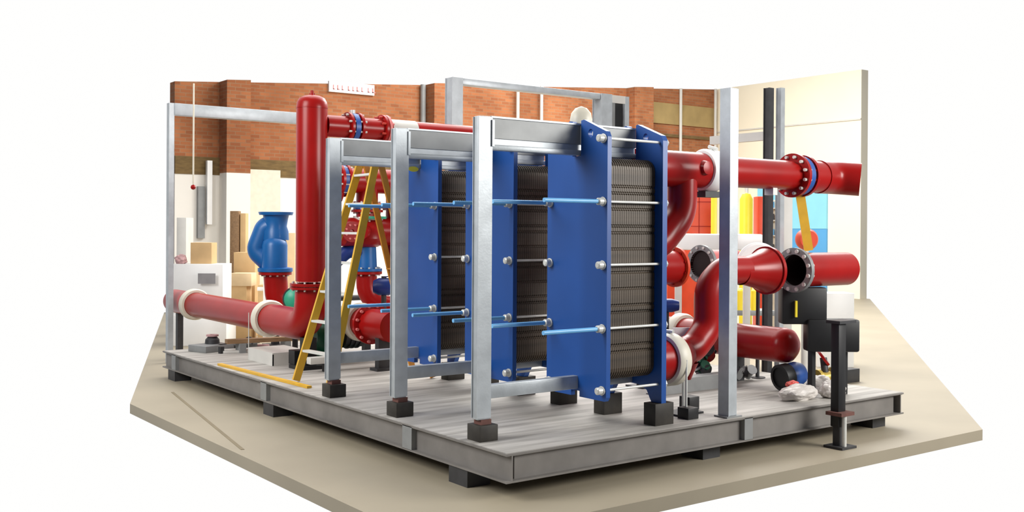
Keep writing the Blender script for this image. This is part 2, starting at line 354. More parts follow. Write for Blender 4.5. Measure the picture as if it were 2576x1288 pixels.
def block(x, y, h, lab, sx=.16, sy=.16, plate=True, z=.33):
    t = thing('support_block', lab, 'block', (x, y, z), 'black support blocks on the deck')
    bm = BM(); b3(bm, x-sx/2, x+sx/2, y-sy/2, y+sy/2, z, z+h, .004); obj('block_body', bm, 'block', t)
    if plate:
        bm = BM(); b3(bm, x-sx*.28, x+sx*.28, y-sy*.28, y+sy*.28, z+h, .48); obj('packing_plate', bm, 'rust', t, smooth=False)
    return t
for i, l in enumerate(['black block under the nearest grey end post at the bottom edge', 'black block with brown packing plate under the middle end post', 'black block under the far left end post, beside the ladder foot']):
    block(PX+.015, PY+i*STEP, .115, l)
for i, (dy, l) in enumerate([(-.295, 'black block under the front foot of the nearest exchanger'), (.295, 'black block under the rear foot of the nearest exchanger')]):
    block(XF+.03, PY+dy, .17, l, .2, .13, False)
for i, (dy, l) in enumerate([(STEP-.295, 'black block under the front foot of the middle exchanger'), (STEP+.295, 'black block under the rear foot of the middle exchanger'),
                             (2*STEP-.295, 'black block under the front foot of the far exchanger'), (2*STEP+.295, 'black block under the rear foot of the far exchanger')]):
    block(XF+.03, PY+dy, .17, l, .2, .13, False)

# ------------------------------------------------------------------ piping pieces
def flange(parent, o, ax, r, ri, th=.03, n=12, m='red', bm_mat='steel', br=.013, bl=.025, rb=None):
    f = obj('flange', ring(BM(), o, ax, -th/2, th/2, ri, r, 40), m, parent)
    x, y, z = frame_of(ax); rb = rb or (r+ri)/2+.01
    for k in range(n):
        a = 2*PI*(k+.5)/n; c = Vector(o)+(x*math.cos(a)+y*math.sin(a))*rb
        obj('bolt', rod(BM(), c-z*(th/2+bl), c+z*(th/2+bl), br, 8), bm_mat, f)
    return f
def coupling(parent, o, ax, r, wd=.1, m='cream', pads=(0,)):
    bm = BM(); lathe(bm, o, ax, [(-wd/2, r), (-wd/2, r+.03), (-wd*.3, r+.045), (wd*.3, r+.045), (wd/2, r+.03), (wd/2, r)], 40, True)
    c = obj('coupling', bm, m, parent); x, y, z = frame_of(ax)
    for s in pads:
        a = s; cc = Vector(o)+(x*math.cos(a)+y*math.sin(a))*(r+.06)
        obj('coupling_bolt', rod(BM(), cc-(x*-math.sin(a)+y*math.cos(a))*.05, cc+(x*-math.sin(a)+y*math.cos(a))*.05, .015, 10), 'steel', c)
    return c
def pipe(parent, pts, r, name='pipe_section', m='red', rad=None, seg=36):
    return obj(name, sweep(BM(), arcs(pts, rad) if rad else pts, r, seg), m, parent)
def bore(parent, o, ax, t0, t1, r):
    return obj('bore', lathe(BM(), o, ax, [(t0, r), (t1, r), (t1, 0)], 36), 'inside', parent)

# tall dip column with elbow and header running to the left
CX, CY = 4.908, 10.19
t = thing('red_header_column', 'tall domed red column pipe left of the exchangers, elbowing into a floor header', 'pipe', (CX, CY, .33))
R = .166
bm = BM(); lathe(bm, (CX, CY, 0), (0, 0, 1), [(1.27, 0), (1.27, R), (3.14, R), (3.19, R*.97), (3.235, R*.82), (3.262, R*.5), (3.27, 0)], 48); obj('column_pipe', bm, 'red', t)
obj('weld_seam', ring(BM(), (CX, CY, 3.13), (0, 0, 1), -.006, .006, R-.01, R+.004, 48), 'red', t)
obj('vent_plug', lathe(BM(), (CX, CY, 3.26), (0, 0, 1), [(0, 0), (0, .03), (.03, .03), (.03, .018), (.06, .018), (.06, 0)], 16), 'red', t)
flange(t, (CX, CY, 1.235), (0, 0, 1), .225, R-.02, .03, 12, 'red', 'steel', .012, .02)
flange(t, (CX, CY, 1.2), (0, 0, 1), .225, R-.02, .025, 12, 'red', 'steel', .012, .02)
pipe(t, [(CX, CY, 1.19), (CX, CY, .79), (CX, 11.2, .79)], .172, 'elbow', 'red', .33)
pipe(t, [(CX, 11.2, .79), (CX, 13.72, .80)], .162)
pipe(t, [(CX, 13.72, .80), (CX, 14.55, .80)], .162)
coupling(t, (CX, 11.28, .79), (0, 1, 0), .17, .12, 'cream', (PI,))
coupling(t, (CX, 13.74, .80), (0, 1, 0), .165, .12, 'cream', (PI,))
obj('pipe_stand', b3(b3(b3(BM(), CX-.06, CX+.06, CY-.02, CY+.14, .37, .66), CX-.16, CX+.16, CY-.1, CY+.2, .33, .37), CX-.14, CX-.02, CY+.1, CY+.25, .37, .52), 'black', t, smooth=False)
obj('pipe_stand', b3(b3(BM(), CX-.04, CX+.04, 14.3, 14.38, .02, .66), CX-.12, CX+.12, 14.2, 14.48, 0, .03), 'darksteel', t, smooth=False)
tag(obj('hanger_rod', rod(BM(), (4.70, 11.38, .33), (4.70, 11.38, .86), .006, 8), 'steel', None, (4.70, 11.38, .33)), 'thin steel rod standing beside the white coupling of the left header', 'rod')

# upper cross pipe from the column
def hex_side(parent, x, y, z, r):
    pass
t = thing('upper_cross_pipe', 'upper red flanged pipe with a blue valve, running right from the tall column', 'pipe', (5.1, CY, 2.95))
pipe(t, [(CX+.15, CY, 2.953), (5.36, CY, 2.953)], .118)
pipe(t, [(5.43, CY, 2.953), (7.0, CY, 2.953)], .118)
flange(t, (5.335, CY, 2.953), (1, 0, 0), .165, .1, .028, 8, 'red', 'steel', .012, .03)
obj('valve_body', lathe(BM(), (5.395, CY, 2.953), (1, 0, 0), [(-.03, 0), (-.03, .155), (.03, .155), (.03, 0)], 36), 'gasket', t)
obj('valve_neck', rod(BM(), (5.395, CY, 3.10), (5.395, CY, 3.145), .03, 12), 'steel', t)
flange(t, (5.46, CY, 2.953), (1, 0, 0), .165, .1, .028, 8, 'red', 'steel', .012, .03)
flange(t, (5.76, CY, 2.953), (1, 0, 0), .165, .1, .03, 8, 'red', 'redlight', .013, .045)
flange(t, (5.80, CY, 2.953), (1, 0, 0), .165, .1, .03, 8, 'pink', 'pink', .013, .03)
obj('pale_band', ring(BM(), (6.0, CY, 2.953), (1, 0, 0), -.15, .18, .117, .124, 36), 'palegrey', t)  # pale grey band around the red pipe

# mid manifold with riser and blue strainer, mounted on the deck
t = thing('pump_riser_manifold', 'red manifold pipe and flanged riser over a blue valve, seen behind the ladder', 'pipe', (6.015, 10.98, .33))
RX, RY = 6.015, 10.98
pipe(t, [(5.42, RY, 2.41), (7.15, RY, 2.41)], .148)
obj('end_cap', lathe(BM(), (5.42, RY, 2.41), (-1, 0, 0), [(0, .148), (.05, .14), (.09, .09), (.10, 0)], 32), 'red', t)
flange(t, (5.62, RY, 2.41), (1, 0, 0), .20, .13, .03, 10, 'red', 'steel', .013, .035)
obj('valve_body', lathe(BM(), (5.665, RY, 2.41), (1, 0, 0), [(-.025, 0), (-.025, .185), (.025, .185), (.025, 0)], 32), 'gasket', t)
flange(t, (5.71, RY, 2.41), (1, 0, 0), .20, .13, .03, 10, 'red', 'steel', .013, .035)
obj('drop_leg', lathe(BM(), (5.56, RY, 2.41), (0, 0, -1), [(0, .14), (.16, .14), (.25, .11), (.30, .05), (.31, 0)], 32), 'red', t)
pipe(t, [(RX, RY, 2.41), (RX, RY, 2.10)], .13, 'riser')
flange(t, (RX, RY, 2.13), (0, 0, 1), .19, .1, .03, 10, 'pink', 'steel', .012, .02)
obj('valve_body', rod(BM(), (RX, RY, 2.07), (RX, RY, 2.115), .165, 32), 'gasket', t)
flange(t, (RX, RY, 2.05), (0, 0, 1), .19, .1, .03, 10, 'red', 'steel', .012, .02)
pipe(t, [(RX, RY, 2.04), (RX, RY, 1.98)], .13, 'riser')
obj('cross_body', lathe(BM(), (5.62, RY, 1.80), (1, 0, 0), [(0, 0), (0, .12), (.06, .17), (.95, .17), (1.0, .12), (1.0, 0)], 32), 'red', t)
pipe(t, [(6.42, RY, 2.41), (6.42, RY, 1.80), (6.42, RY, 1.45), (6.75, RY, 1.30)], .13, 'riser', 'red', .2)
flange(t, (6.42, RY, 2.10), (0, 0, 1), .19, .1, .035, 10, 'red', 'steel', .012, .02)
flange(t, (5.72, RY-.17, 1.80), (0, 1, 0), .12, .03, .03, 8, 'red', 'pink', .012, .015)
obj('valve_wheel', ring(BM(), (RX+.02, RY-.17, 1.97), (0, 0, 1), -.015, .015, .06, .13, 28), 'teal', t)
flange(t, (RX, RY, 1.955), (0, 0, 1), .19, .1, .03, 10, 'palegrey', 'steel', .012, .02)
obj('valve_casing', lathe(BM(), (RX, RY, 0), (0, 0, 1), [(1.94, 0), (1.94, .13), (1.88, .17), (1.80, .23), (1.72, .24), (1.66, .2), (1.62, .13), (1.62, 0)], 36), 'red', t)
obj('casing_cover', rod(BM(), (RX-.12, RY-.14, 1.8), (RX-.2, RY-.22, 1.8), .09, 24), 'red', t)
obj('strainer_body', lathe(BM(), (RX, RY, 0), (0, 0, 1), [(1.64, 0), (1.64, .11), (1.35, .125), (1.35, 0)], 32), 'valveblue', t)
obj('strainer_arm', sweep(BM(), arcs([(RX, RY, 1.55), (RX-.22, RY+.05, 1.58), (RX-.36, RY+.1, 1.45)], .15), .085, 24), 'navy', t)
flange(t, (RX, RY, 1.345), (0, 0, 1), .185, .1, .03, 10, 'valveblue', 'steel', .012, .02)
flange(t, (RX, RY, 1.31), (0, 0, 1), .185, .1, .03, 10, 'red', 'steel', .012, .02)
pipe(t, [(RX, RY, 1.30), (RX, RY, .95), (RX+.55, RY-.35, .85)], .125, 'suction_elbow', 'red', .3)
obj('stand', b3(b3(BM(), RX-.04, RX+.04, RY-.04, RY+.04, .35, .95), RX-.12, RX+.12, RY-.12, RY+.12, .33, .35), 'darksteel', t, smooth=False)
obj('stand', b3(b3(BM(), 6.9, 7.0, RY-.05, RY+.05, .35, 2.28), 6.83, 7.07, RY-.12, RY+.12, .33, .35), 'galvd', t, smooth=False)

# big blue check valve on red elbow
VX, VY = 5.50, 12.45; SV = 1.105
t = thing('check_valve', 'bright blue cast check valve with wide top flange, left of the tall red column', 'valve', (VX, VY, .33))
P = lambda dx, z, dy=0: (VX+rt.x*dx*SV+fw.x*dy*SV, VY+rt.y*dx*SV+fw.y*dy*SV, z)
zv = lambda z: 1.85-(1.85-z)*SV
LV = lambda pr: [(zv(z), r*SV) for z, r in pr]
obj('top_flange', lathe(BM(), P(0, 0), (0, 0, 1), LV([(1.99, 0), (1.99, .19), (2.02, .20), (2.025, .20), (2.025, .14), (1.98, .14), (1.98, 0)]), 40), 'valveblue', t)
obj('neck', lathe(BM(), P(0, 0), (0, 0, 1), LV([(1.70, .15), (1.80, .145), (1.86, .125), (1.95, .14), (1.99, .15)]), 40), 'valveblue', t)
bm = BM(); sweep(bm, arcs([P(.02, zv(1.90), .02), P(-.13, zv(1.84), .03), P(-.23, zv(1.58), .03), P(-.10, zv(1.46), .02), P(.0, zv(1.44), 0)], .10), .135, 28)
obj('curved_body', bm, 'valveblue', t)
bm = BM(); lathe(bm, P(.0, 0, -.05), (0, 0, 1), LV([(1.38, 0), (1.38, .145), (1.64, .145), (1.69, .13), (1.73, .09), (1.745, 0)]), 36); obj('domed_casing', bm, 'valveblue', t)
obj('bottom_flange', lathe(BM(), P(0, 0, -.02), (0, 0, 1), LV([(1.335, 0), (1.335, .2), (1.375, .2), (1.385, .15), (1.385, 0)]), 40), 'valveblue', t)
flange(t, P(0, zv(1.315), -.02), (0, 0, 1), .21, .1, .035, 12, 'red', 'steel', .014, .02)
pipe(t, [P(0, zv(1.31), -.02), P(.02, zv(1.0), 0), P(.22, zv(.80), .0)], .15, 'red_elbow', 'red', .3)
obj('stand', b3(b3(BM(), VX-.04, VX+.04, VY-.04, VY+.04, .35, .85), VX-.12, VX+.12, VY-.1, VY+.14, .33, .35), 'darksteel', t, smooth=False)

# green pump group behind the ladder
t = thing('green_pump', 'dark green pump with black motor on the deck behind the ladder foot', 'pump', (5.45, 10.72, .33))
obj('volute', lathe(BM(), (5.35, 10.72, .62), (1, 0, 0), [(-.16, 0), (-.16, .12), (-.1, .2), (0, .235), (.1, .2), (.14, .12), (.14, 0)], 36), 'green', t)
obj('motor', lathe(BM(), (5.52, 10.72, .62), (1, 0, 0), [(0, 0), (0, .12), (.02, .155), (.28, .155), (.32, .12), (.32, 0)], 28), 'darksteel', t)
obj('cooling_fin', ring(ring(ring(BM(), (5.6, 10.72, .62), (1, 0, 0), 0, .02, .15, .17), (5.66, 10.72, .62), (1, 0, 0), 0, .02, .15, .17), (5.72, 10.72, .62), (1, 0, 0), 0, .02, .15, .17), 'darksteel', t)
obj('pump_foot', b3(b3(BM(), 5.15, 5.82, 10.56, 10.88, .33, .37), 5.25, 5.5, 10.62, 10.82, .37, .5), 'green', t, smooth=False)
obj('pump_nozzle', rod(BM(), (5.35, 10.72, .8), (5.35, 10.72, .98), .08, 24), 'green', t)
obj('nozzle_flange', rod(BM(), (5.35, 10.72, .98), (5.35, 10.72, 1.01), .13, 28), 'palegrey', t)
t = thing('gear_operator', 'teal green domed valve operator tucked behind the tall column base', 'valve', (5.27, 11.32, .33))
obj('operator_case', lathe(BM(), (5.25, 11.32, 1.0), (-.5, -.85, 0), [(-.06, 0), (-.06, .13), (.02, .13), (.06, .08), (.07, 0)], 28), 'teal', t)
obj('operator_rim', ring(BM(), (5.25, 11.32, 1.0), (-.5, -.85, 0), -.05, .0, .128, .15), 'darksteel', t)
obj('operator_post', rod(BM(), (5.27, 11.36, .33), (5.27, 11.36, 1.0), .035, 14), 'darksteel', t)
t = thing('flanged_pipe_spool', 'short red pipe with cream coupling and bolted flange, behind the middle end post', 'pipe', (5.53, 10.0, .33))
pipe(t, [(5.53, 9.50, .80), (5.53, 10.45, .80)], .165)
coupling(t, (5.53, 10.22, .80), (0, 1, 0), .168, .11, 'cream', (PI,))
flange(t, (5.53, 9.98, .80), (0, 1, 0), .225, .15, .035, 12, 'red', 'pink', .016, .03)
obj('saddle', b3(b3(BM(), 5.42, 5.64, 9.62, 9.70, .36, .68), 5.38, 5.68, 9.58, 9.74, .33, .36), 'darksteel', t, smooth=False)
t = thing('lever_valve', 'dark blue lever valve above the flanged red spool', 'valve', (5.95, 10.45, .33))
obj('valve_body', lathe(BM(), (5.95, 10.45, 1.17), rt, [(-.12, 0), (-.12, .07), (-.06, .1), (.06, .1), (.14, .06), (.14, 0)], 24), 'navy', t)
obj('lever', bar(BM(), (5.93, 10.45, 1.28), (6.12, 10.3, 1.31), .03, .012), 'navy', t, smooth=False)
obj('valve_stem', rod(BM(), (5.95, 10.45, .33), (5.95, 10.45, 1.29), .03, 12), 'darksteel', t)
tag(obj('dark_conduit', sweep(BM(), arcs([(5.75, 11.45, .36), (5.75, 11.45, .98), (6.6, 11.45, .98), (6.6, 11.45, .36)], .1), .035, 14), 'darksteel', None, (5.75, 11.45, .33)), 'dark grey bent conduit loop behind the blue strainer', 'conduit')

# ------------------------------------------------------------------ yellow ladder
A0, B0 = Vector((4.367, 9.39, .345)), Vector((4.434, 8.80, .345)); A1, B1 = Vector((5.04, 9.34, 2.52)), Vector((4.99, 8.93, 2.52))
t = thing('step_ladder', 'yellow A-frame step ladder standing behind the far end post', 'ladder', (4.8, 9.1, .33))
obj('front_rail', bar(BM(), A0, A1, .03, .075, (0, 1, 0)), 'yellow', t, smooth=False)
obj('front_rail', bar(BM(), B0, B1, .03, .075, (0, 1, 0)), 'yellow', t, smooth=False)
for k in range(1, 8):
    s = k*.292/2.19
    obj('tread', bar(BM(), A0.lerp(A1, s), B0.lerp(B1, s), .07, .022, (1, 0, 0)), 'steel', t, smooth=False)
A2, B2 = Vector((5.62, 9.24, .34)), Vector((5.62, 8.86, .34))
obj('rear_rail', bar(BM(), A2, A1+Vector((.04, -.02, 0)), .025, .06, (0, 1, 0)), 'orange', t, smooth=False)
obj('rear_rail', bar(BM(), B2, B1+Vector((.04, .0, 0)), .025, .06, (0, 1, 0)), 'orange', t, smooth=False)
for s in (.2, .5, .8): obj('rear_brace', bar(BM(), A2.lerp(A1, s), B2.lerp(B1, s), .03, .012, (1, 0, 0)), 'orange', t, smooth=False)
obj('top_cap', b3(BM(), 4.95, 5.14, 8.9, 9.38, 2.52, 2.57, .01), 'orange', t)
tag(obj('yellow_lath', bar(BM(), (4.21, 11.0, .342), (4.30, 8.95, .342), .05, .022, (1, 0, 0)), 'yellow', None, (4.25, 10, .33)), 'long yellow lath lying along the edge of the deck', 'lath')
tag(obj('timber_plank', box(BM(), (5.12, 11.95, .47), (.9, .12, .05), -.12), 'wood', None, (5.12, 11.95, .445)), 'brown timber plank lying behind the left header support', 'plank')
tag(obj('plank_bearer', box(box(BM(), (4.85, 11.98, .387), (.08, .14, .115)), (5.4, 11.91, .387), (.08, .14, .115)), 'galvd', None, (5.12, 11.95, .33)), 'grey bearer pair under the brown timber plank', 'bearer')
t = thing('grey_cross_channel', 'grey steel channel lying under the left header beside the black stand', 'channel', (5.0, 11.0, .33))
bm = BM(); b3(bm, 4.66, 5.1, 10.62, 11.30, .455, .47); b3(bm, 4.66, 5.1, 10.62, 10.635, .33, .455); b3(bm, 4.66, 4.675, 10.62, 11.30, .33, .455); b3(bm, 4.66, 5.1, 11.285, 11.30, .33, .455)
obj('channel_body', bm, 'palegrey', t, smooth=False)
t = thing('white_cross_beam', 'white steel cross beam low on the deck behind the ladder', 'beam', (5.2, 9.95, .33))
bm = BM(); b3(bm, 4.75, 5.9, 9.86, 9.96, .42, .49, .004); obj('beam_body', bm, 'palegrey', t)
for x in (4.95, 5.75): obj('beam_leg', b3(BM(), x-.03, x+.03, 9.88, 9.94, .33, .42), 'darksteel', t, smooth=False)

# clutter on the left end of the deck
t = thing('steel_plate_stack', 'dull grey steel plates and brackets piled at the left end of the deck', 'plates', (4.8, 12.3, .33))
obj('plate', box(BM(), (4.62, 12.35, .37), (.42, .34, .08), .3, .004), 'galvd', t)
obj('plate', box(BM(), (4.9, 12.05, .345), (.5, .25, .03), -.2, .004), 'palegrey', t)
obj('channel', box(box(BM(), (4.95, 12.3, .40), (.55, .08, .02), .15), (4.95, 12.33, .365), (.55, .012, .07), .15), 'galvd', t, smooth=False)
obj('bracket', box(BM(), (4.62, 12.02, .37), (.05, .05, .08), .2), 'darksteel', t, smooth=False)
t = thing('round_casting', 'dark round casting with a pink band resting on the grey plates', 'casting', (4.66, 12.42, .41))
obj('casting_body', lathe(BM(), (4.66, 12.42, .41), (0, 0, 1), [(0, 0), (0, .09), (.05, .085), (.09, .05), (.1, 0)], 24), 'darksteel', t)
obj('band', ring(BM(), (4.66, 12.42, .50), (0, 0, 1), 0, .02, .03, .075), 'pinkpl', t)
tag(obj('pipe_offcut', rod(BM(), (5.1, 12.5, .35), (5.35, 12.3, .35), .02, 12), 'pinkpl', None, (5.2, 12.4, .33)), 'thin pinkish pipe offcut on the left deck', 'offcut')
tag(obj('clamp', sweep(BM(), [(5.05+.05*math.cos(a), 12.22, .43+.05*math.sin(a)) for a in [PI*k/8 for k in range(-2, 11)]], .012, 10), 'darksteel', None, (5.05, 12.22, .38)), 'small dark bent clamp among the steel plates', 'clamp')

# ------------------------------------------------------------------ portal frame and posts
t = thing('overhead_rail', 'light grey overhead rail crossing the upper left of the brick wall', 'rail', (5.7, 14, 0))
obj('rail_beam', b3(BM(), 4.69, 6.72, 13.93, 14.07, 3.36, 3.52, .006), 'galv', t)
obj('rail_post', b3(BM(), 4.62, 4.69, 13.95, 14.05, 0, 3.52), 'galv', t, smooth=False)
obj('rail_post', b3(BM(), 6.60, 6.70, 13.95, 14.05, 0, 3.36), 'galv', t, smooth=False)
def hpost(parent, x, y, z0, z1, s, m='galv', name='post'):
    bm = BM(); b3(bm, x-s/2, x+s/2, y-s/2, y-s/2+.012, z0, z1); b3(bm, x-s/2, x+s/2, y+s/2-.012, y+s/2, z0, z1); b3(bm, x-s/2+.01, x-s/2+.022, y-s/2+.012, y+s/2-.012, z0, z1); b3(bm, x+s/2-.022, x+s/2-.01, y-s/2+.012, y+s/2-.012, z0, z1)
    return obj(name, bm, m, parent, smooth=False)
t = thing('portal_frame', 'pale grey steel portal frame with beam rising behind the exchangers', 'frame', (8.5, 11.05, 0))
hpost(t, 7.30, 11.05, .33, 3.77, .165)
hpost(t, 9.83, 11.05, 0, 3.77, .2)
hpost(t, 10.27, 11.05, 0, 3.77, .085)
obj('batten_plate', b3(BM(), 9.93, 10.23, 11.0, 11.02, 3.66, 3.77), 'palegrey', t, smooth=False)
obj('batten_plate', b3(BM(), 9.93, 10.23, 11.0, 11.02, 2.6, 3.25), 'palegrey', t, smooth=False)
obj('batten_plate', b3(BM(), 9.93, 10.03, 11.0, 11.02, 3.25, 3.66), 'galvd', t, smooth=False)
obj('slot_shade', b3(BM(), 10.03, 10.23, 11.06, 11.08, 3.2, 3.7), 'black', t, smooth=False)  # black sheet puts the shade inside the slot into colour
obj('top_beam', b3(BM(), 7.39, 9.73, 10.98, 11.12, 3.69, 3.77, .004), 'galv', t)
t = thing('near_frame_post', 'full-height light grey steel post standing at the right front edge of the deck', 'post', (6.45, 5.69, .33))
bm = BM(); sx, sy = 6.45, 5.69; b3(bm, sx-.05, sx+.05, sy-.05, sy+.05, .342, 3.0, .006); b3(bm, sx-.058, sx-.05, sy-.056, sy+.056, .342, 3.0)
obj('post_section', bm, 'galv', t, smooth=False)
obj('base_plate', b3(BM(), sx-.09, sx+.09, sy-.07, sy+.07, .33, .342), 'galvd', t, smooth=False)
t = thing('far_frame_post', 'dark-sided grey steel post with side arm behind the upper right pipe', 'post', (9.6, 7.8, 0))
hpost(t, 9.66, 7.76, 0, 3.50, .072)
hpost(t, 9.56, 7.85, 0, 3.50, .085, 'darksteel')
obj('side_arm', b3(BM(), 9.55, 9.63, 7.9, 8.75, 2.90, 3.0), 'palegrey', t, smooth=False)
obj('arm_bracket', b3(BM(), 9.53, 9.66, 8.5, 8.54, 2.84, 3.06), 'galvd', t, smooth=False)

# ------------------------------------------------------------------ right-hand piping
t = thing('upper_right_pipe', 'large upper red pipe with white coupling and blue wafer valve, right of the exchangers', 'pipe', (5.8, 6.15, 2.36))
Z = 2.36; YU = 6.15
pipe(t, [(5.78, YU, Z), (6.6, YU, Z)], .152, 'tee_body')
pipe(t, [(6.38, YU, Z), (6.38, YU, 1.98), (6.1, YU, 1.72), (5.8, YU, 1.68)], .125, 'drop_elbow', 'red', .3)
obj('outlet_boss', lathe(BM(), (6.50, YU-.12, Z+.01), (0, -1, 0), [(0, 0), (0, .07), (.06, .055), (.07, 0)], 24), 'red', t)
coupling(t, (6.69, YU, Z), (1, 0, 0), .142, .17, 'white', (PI/2+.3,))
pipe(t, [(6.60, YU, Z), (7.86, YU, Z)], .135)
flange(t, (7.84, YU, Z), (1, 0, 0), .205, .12, .035, 12, 'red', 'steel', .015, .03)
obj('wafer_valve', lathe(BM(), (7.91, YU, Z), (1, 0, 0), [(-.035, 0), (-.035, .185), (.035, .185), (.035, 0)], 40), 'gasket', t)
flange(t, (7.98, YU, Z), (1, 0, 0), .195, .12, .035, 12, 'red', 'red', .015, .025)
pipe(t, [(7.98, YU, Z), (8.25, YU, Z)], .15)
pipe(t, [(8.22, YU, Z), (8.46, YU, Z+.0), (8.60, YU-.2, Z-.02)], .158, 'end_elbow', 'red', .25)
obj('tee_clip', b3(BM(), 6.60, 6.82, YU-.06, YU+.06, Z-.23, Z-.18), 'darksteel', t, smooth=False)
obj('hanger_lug', b3(BM(), 7.50, 7.56, YU-.05, YU+.05, Z-.19, Z-.12), 'steel', t, smooth=False)
t = thing('lower_outlet_pipe', 'swan-neck red pipe rising from the nearest exchanger to a flared blind flange', 'pipe', (6.2, 6.05, .33))
YL = 6.05
pipe(t, [(5.78, YL, .78), (6.22, YL, .78)], .17, 'port_stub')
coupling(t, (6.13, YL, .78), (1, 0, 0), .172, .13, 'cream', (PI/2,))
obj('reducer', lathe(BM(), (6.2, YL, .80), (1, 0, .25), [(0, 0), (0, .165), (.12, .13), (.12, 0)], 32), 'red', t)
pipe(t, [(6.27, YL, .82), (6.42, YL, .86), (6.60, YL, 1.02), (6.60, YL, 1.36), (6.78, YL, 1.5), (7.05, YL, 1.5)], .122, 'swan_neck', 'red', .22)
obj('flare', lathe(BM(), (7.0, YL, 1.49), (1, 0, 0), [(0, .122), (.05, .122), (.25, .165), (.33, .2), (.34, .0)], 40), 'red', t)
flange(t, (7.355, YL, 1.49), (1, 0, 0), .215, .05, .035, 12, 'red', 'red', .014, .02)
obj('drain_cone', lathe(BM(), (6.33, YL-.02, .74), (0, 0, -1), [(0, .09), (.1, .045), (.14, .03), (.14, 0)], 20), 'red', t)
obj('stand_rod', rod(BM(), (6.20, YL-.1, .35), (6.20, YL-.1, .62), .012, 10), 'steel', t)
obj('stand_rod', rod(BM(), (6.33, YL, .34), (6.33, YL, .62), .012, 10), 'steel', t)
obj('stand_foot', b3(BM(), 6.1, 6.4, YL-.14, YL+.06, .33, .345), 'darksteel', t, smooth=False)
tag(obj('white_tag_sheet', box(BM(), (6.40, 6.16, .97), (.17, .012, .10), -.5), 'white', None, (6.40, 6.16, .92)), 'small white tag sheet on the pipe beside the plate pack bottom', 'tag')
t = thing('right_pipe_spool', 'red pipe with open bolted flange facing left at the right edge', 'pipe', (8.2, 6.05, 1.49))
flange(t, (7.75, YL, 1.485), (1, 0, 0), .205, .145, .04, 12, 'galvd', 'steel', .018, .02, .178)
obj('pipe_section', lathe(BM(), (7.76, YL, 1.485), (1, 0, 0), [(0, .151), (0, .158), (.76, .158), (.76, .0), (.74, .0), (.74, .151)], 40, True), 'red', t)
bore(t, (7.765, YL, 1.485), (1, 0, 0), 0.0, .7, .147)
t = thing('middle_open_pipe', 'pale red pipe with open black-mouthed flange behind the swan-neck', 'pipe', (8.1, 7.3, 1.5))
flange(t, (7.86, 7.3, 1.50), (1, 0, 0), .195, .14, .035, 12, 'galvd', 'steel', .014, .015, .17)
obj('pipe_section', rod(BM(), (7.88, 7.3, 1.50), (8.36, 7.3, 1.50), .145, 36), 'pink', t)
bore(t, (7.843, 7.3, 1.50), (1, 0, 0), .0, .034, .14)
obj('saddle_post', b3(b3(BM(), 8.26, 8.34, 7.26, 7.34, .345, 1.37), 8.2, 8.4, 7.2, 7.4, .33, .345), 'darksteel', t, smooth=False)
t = thing('round_cover_plate', 'white round cover plate on a slim stand just behind the flared red flange', 'cover', (8.42, 7.0, .33))
obj('cover_disc', lathe(BM(), (8.38, 7.0, 1.50), tuple(fw), [(-.03, 0), (-.03, .2), (-.01, .225), (.02, .225), (.02, 0)], 40), 'white', t)
obj('stand_post', rod(BM(), (8.39, 7.01, .34), (8.39, 7.01, 1.3), .02, 12), 'darksteel', t); obj('stand_foot', rod(BM(), (8.39, 7.01, .33), (8.39, 7.01, .34), .08, 20), 'darksteel', t)
t = thing('middle_outlet_pipe', 'short bright red outlet pipe of the middle exchanger, just right of the blue frame edge', 'pipe', (6.5, 7.24, 1.48))
pipe(t, [(5.78, 7.25, 1.48), (7.42, 7.25, 1.48)], .165)
flange(t, (7.42, 7.25, 1.48), (1, 0, 0), .2, .12, .03, 10, 'orangered', 'red', .012, .015)
obj('saddle_post', b3(b3(BM(), 6.95, 7.03, 7.21, 7.29, .345, 1.33), 6.88, 7.1, 7.13, 7.37, .33, .345), 'darksteel', t, smooth=False)
HX = 8.03
t = thing('capped_header', 'thick red header pipe with domed end cap low on the right of the deck', 'pipe', (HX, 7.5, .33))
HZ = .745
obj('header_pipe', rod(BM(), (HX, 6.42, HZ), (HX, 9.4, HZ), .168, 40), 'red', t)
obj('domed_cap', lathe(BM(), (HX, 6.42, HZ), (0, -1, 0), [(0, .168), (.03, .17), (.09, .158), (.13, .12), (.15, .06), (.155, 0)], 40), 'red', t)
for y in (7.0, 9.0): obj('saddle', b3(BM(), HX-.1, HX+.1, y-.04, y+.04, .33, .6), 'darksteel', t, smooth=False)
coupling(t, (HX, 7.74, HZ), (0, 1, 0), .17, .12, 'cream', (PI,))
t = thing('blue_banded_pipe_end', 'black-mouthed pipe end with blue band lying on the deck below the header cap', 'pipe', (7.95, 6.35, .33))
o = Vector((7.86, 6.30, .455)); ax = Vector((.95, -.15, .12)).normalized()
obj('pipe_shell', lathe(BM(), o, ax, [(0, .1), (0, .125), (.1, .125), (.1, .1)], 32, True), 'black', t)
obj('dark_bore', lathe(BM(), o, ax, [(.02, 0), (.02, .105), (.08, .105), (.08, 0)], 32), 'black', t)
obj('blue_band', lathe(BM(), o, ax, [(.09, 0), (.09, .115), (.2, .12), (.26, .1), (.26, 0)], 32), 'gasket', t)
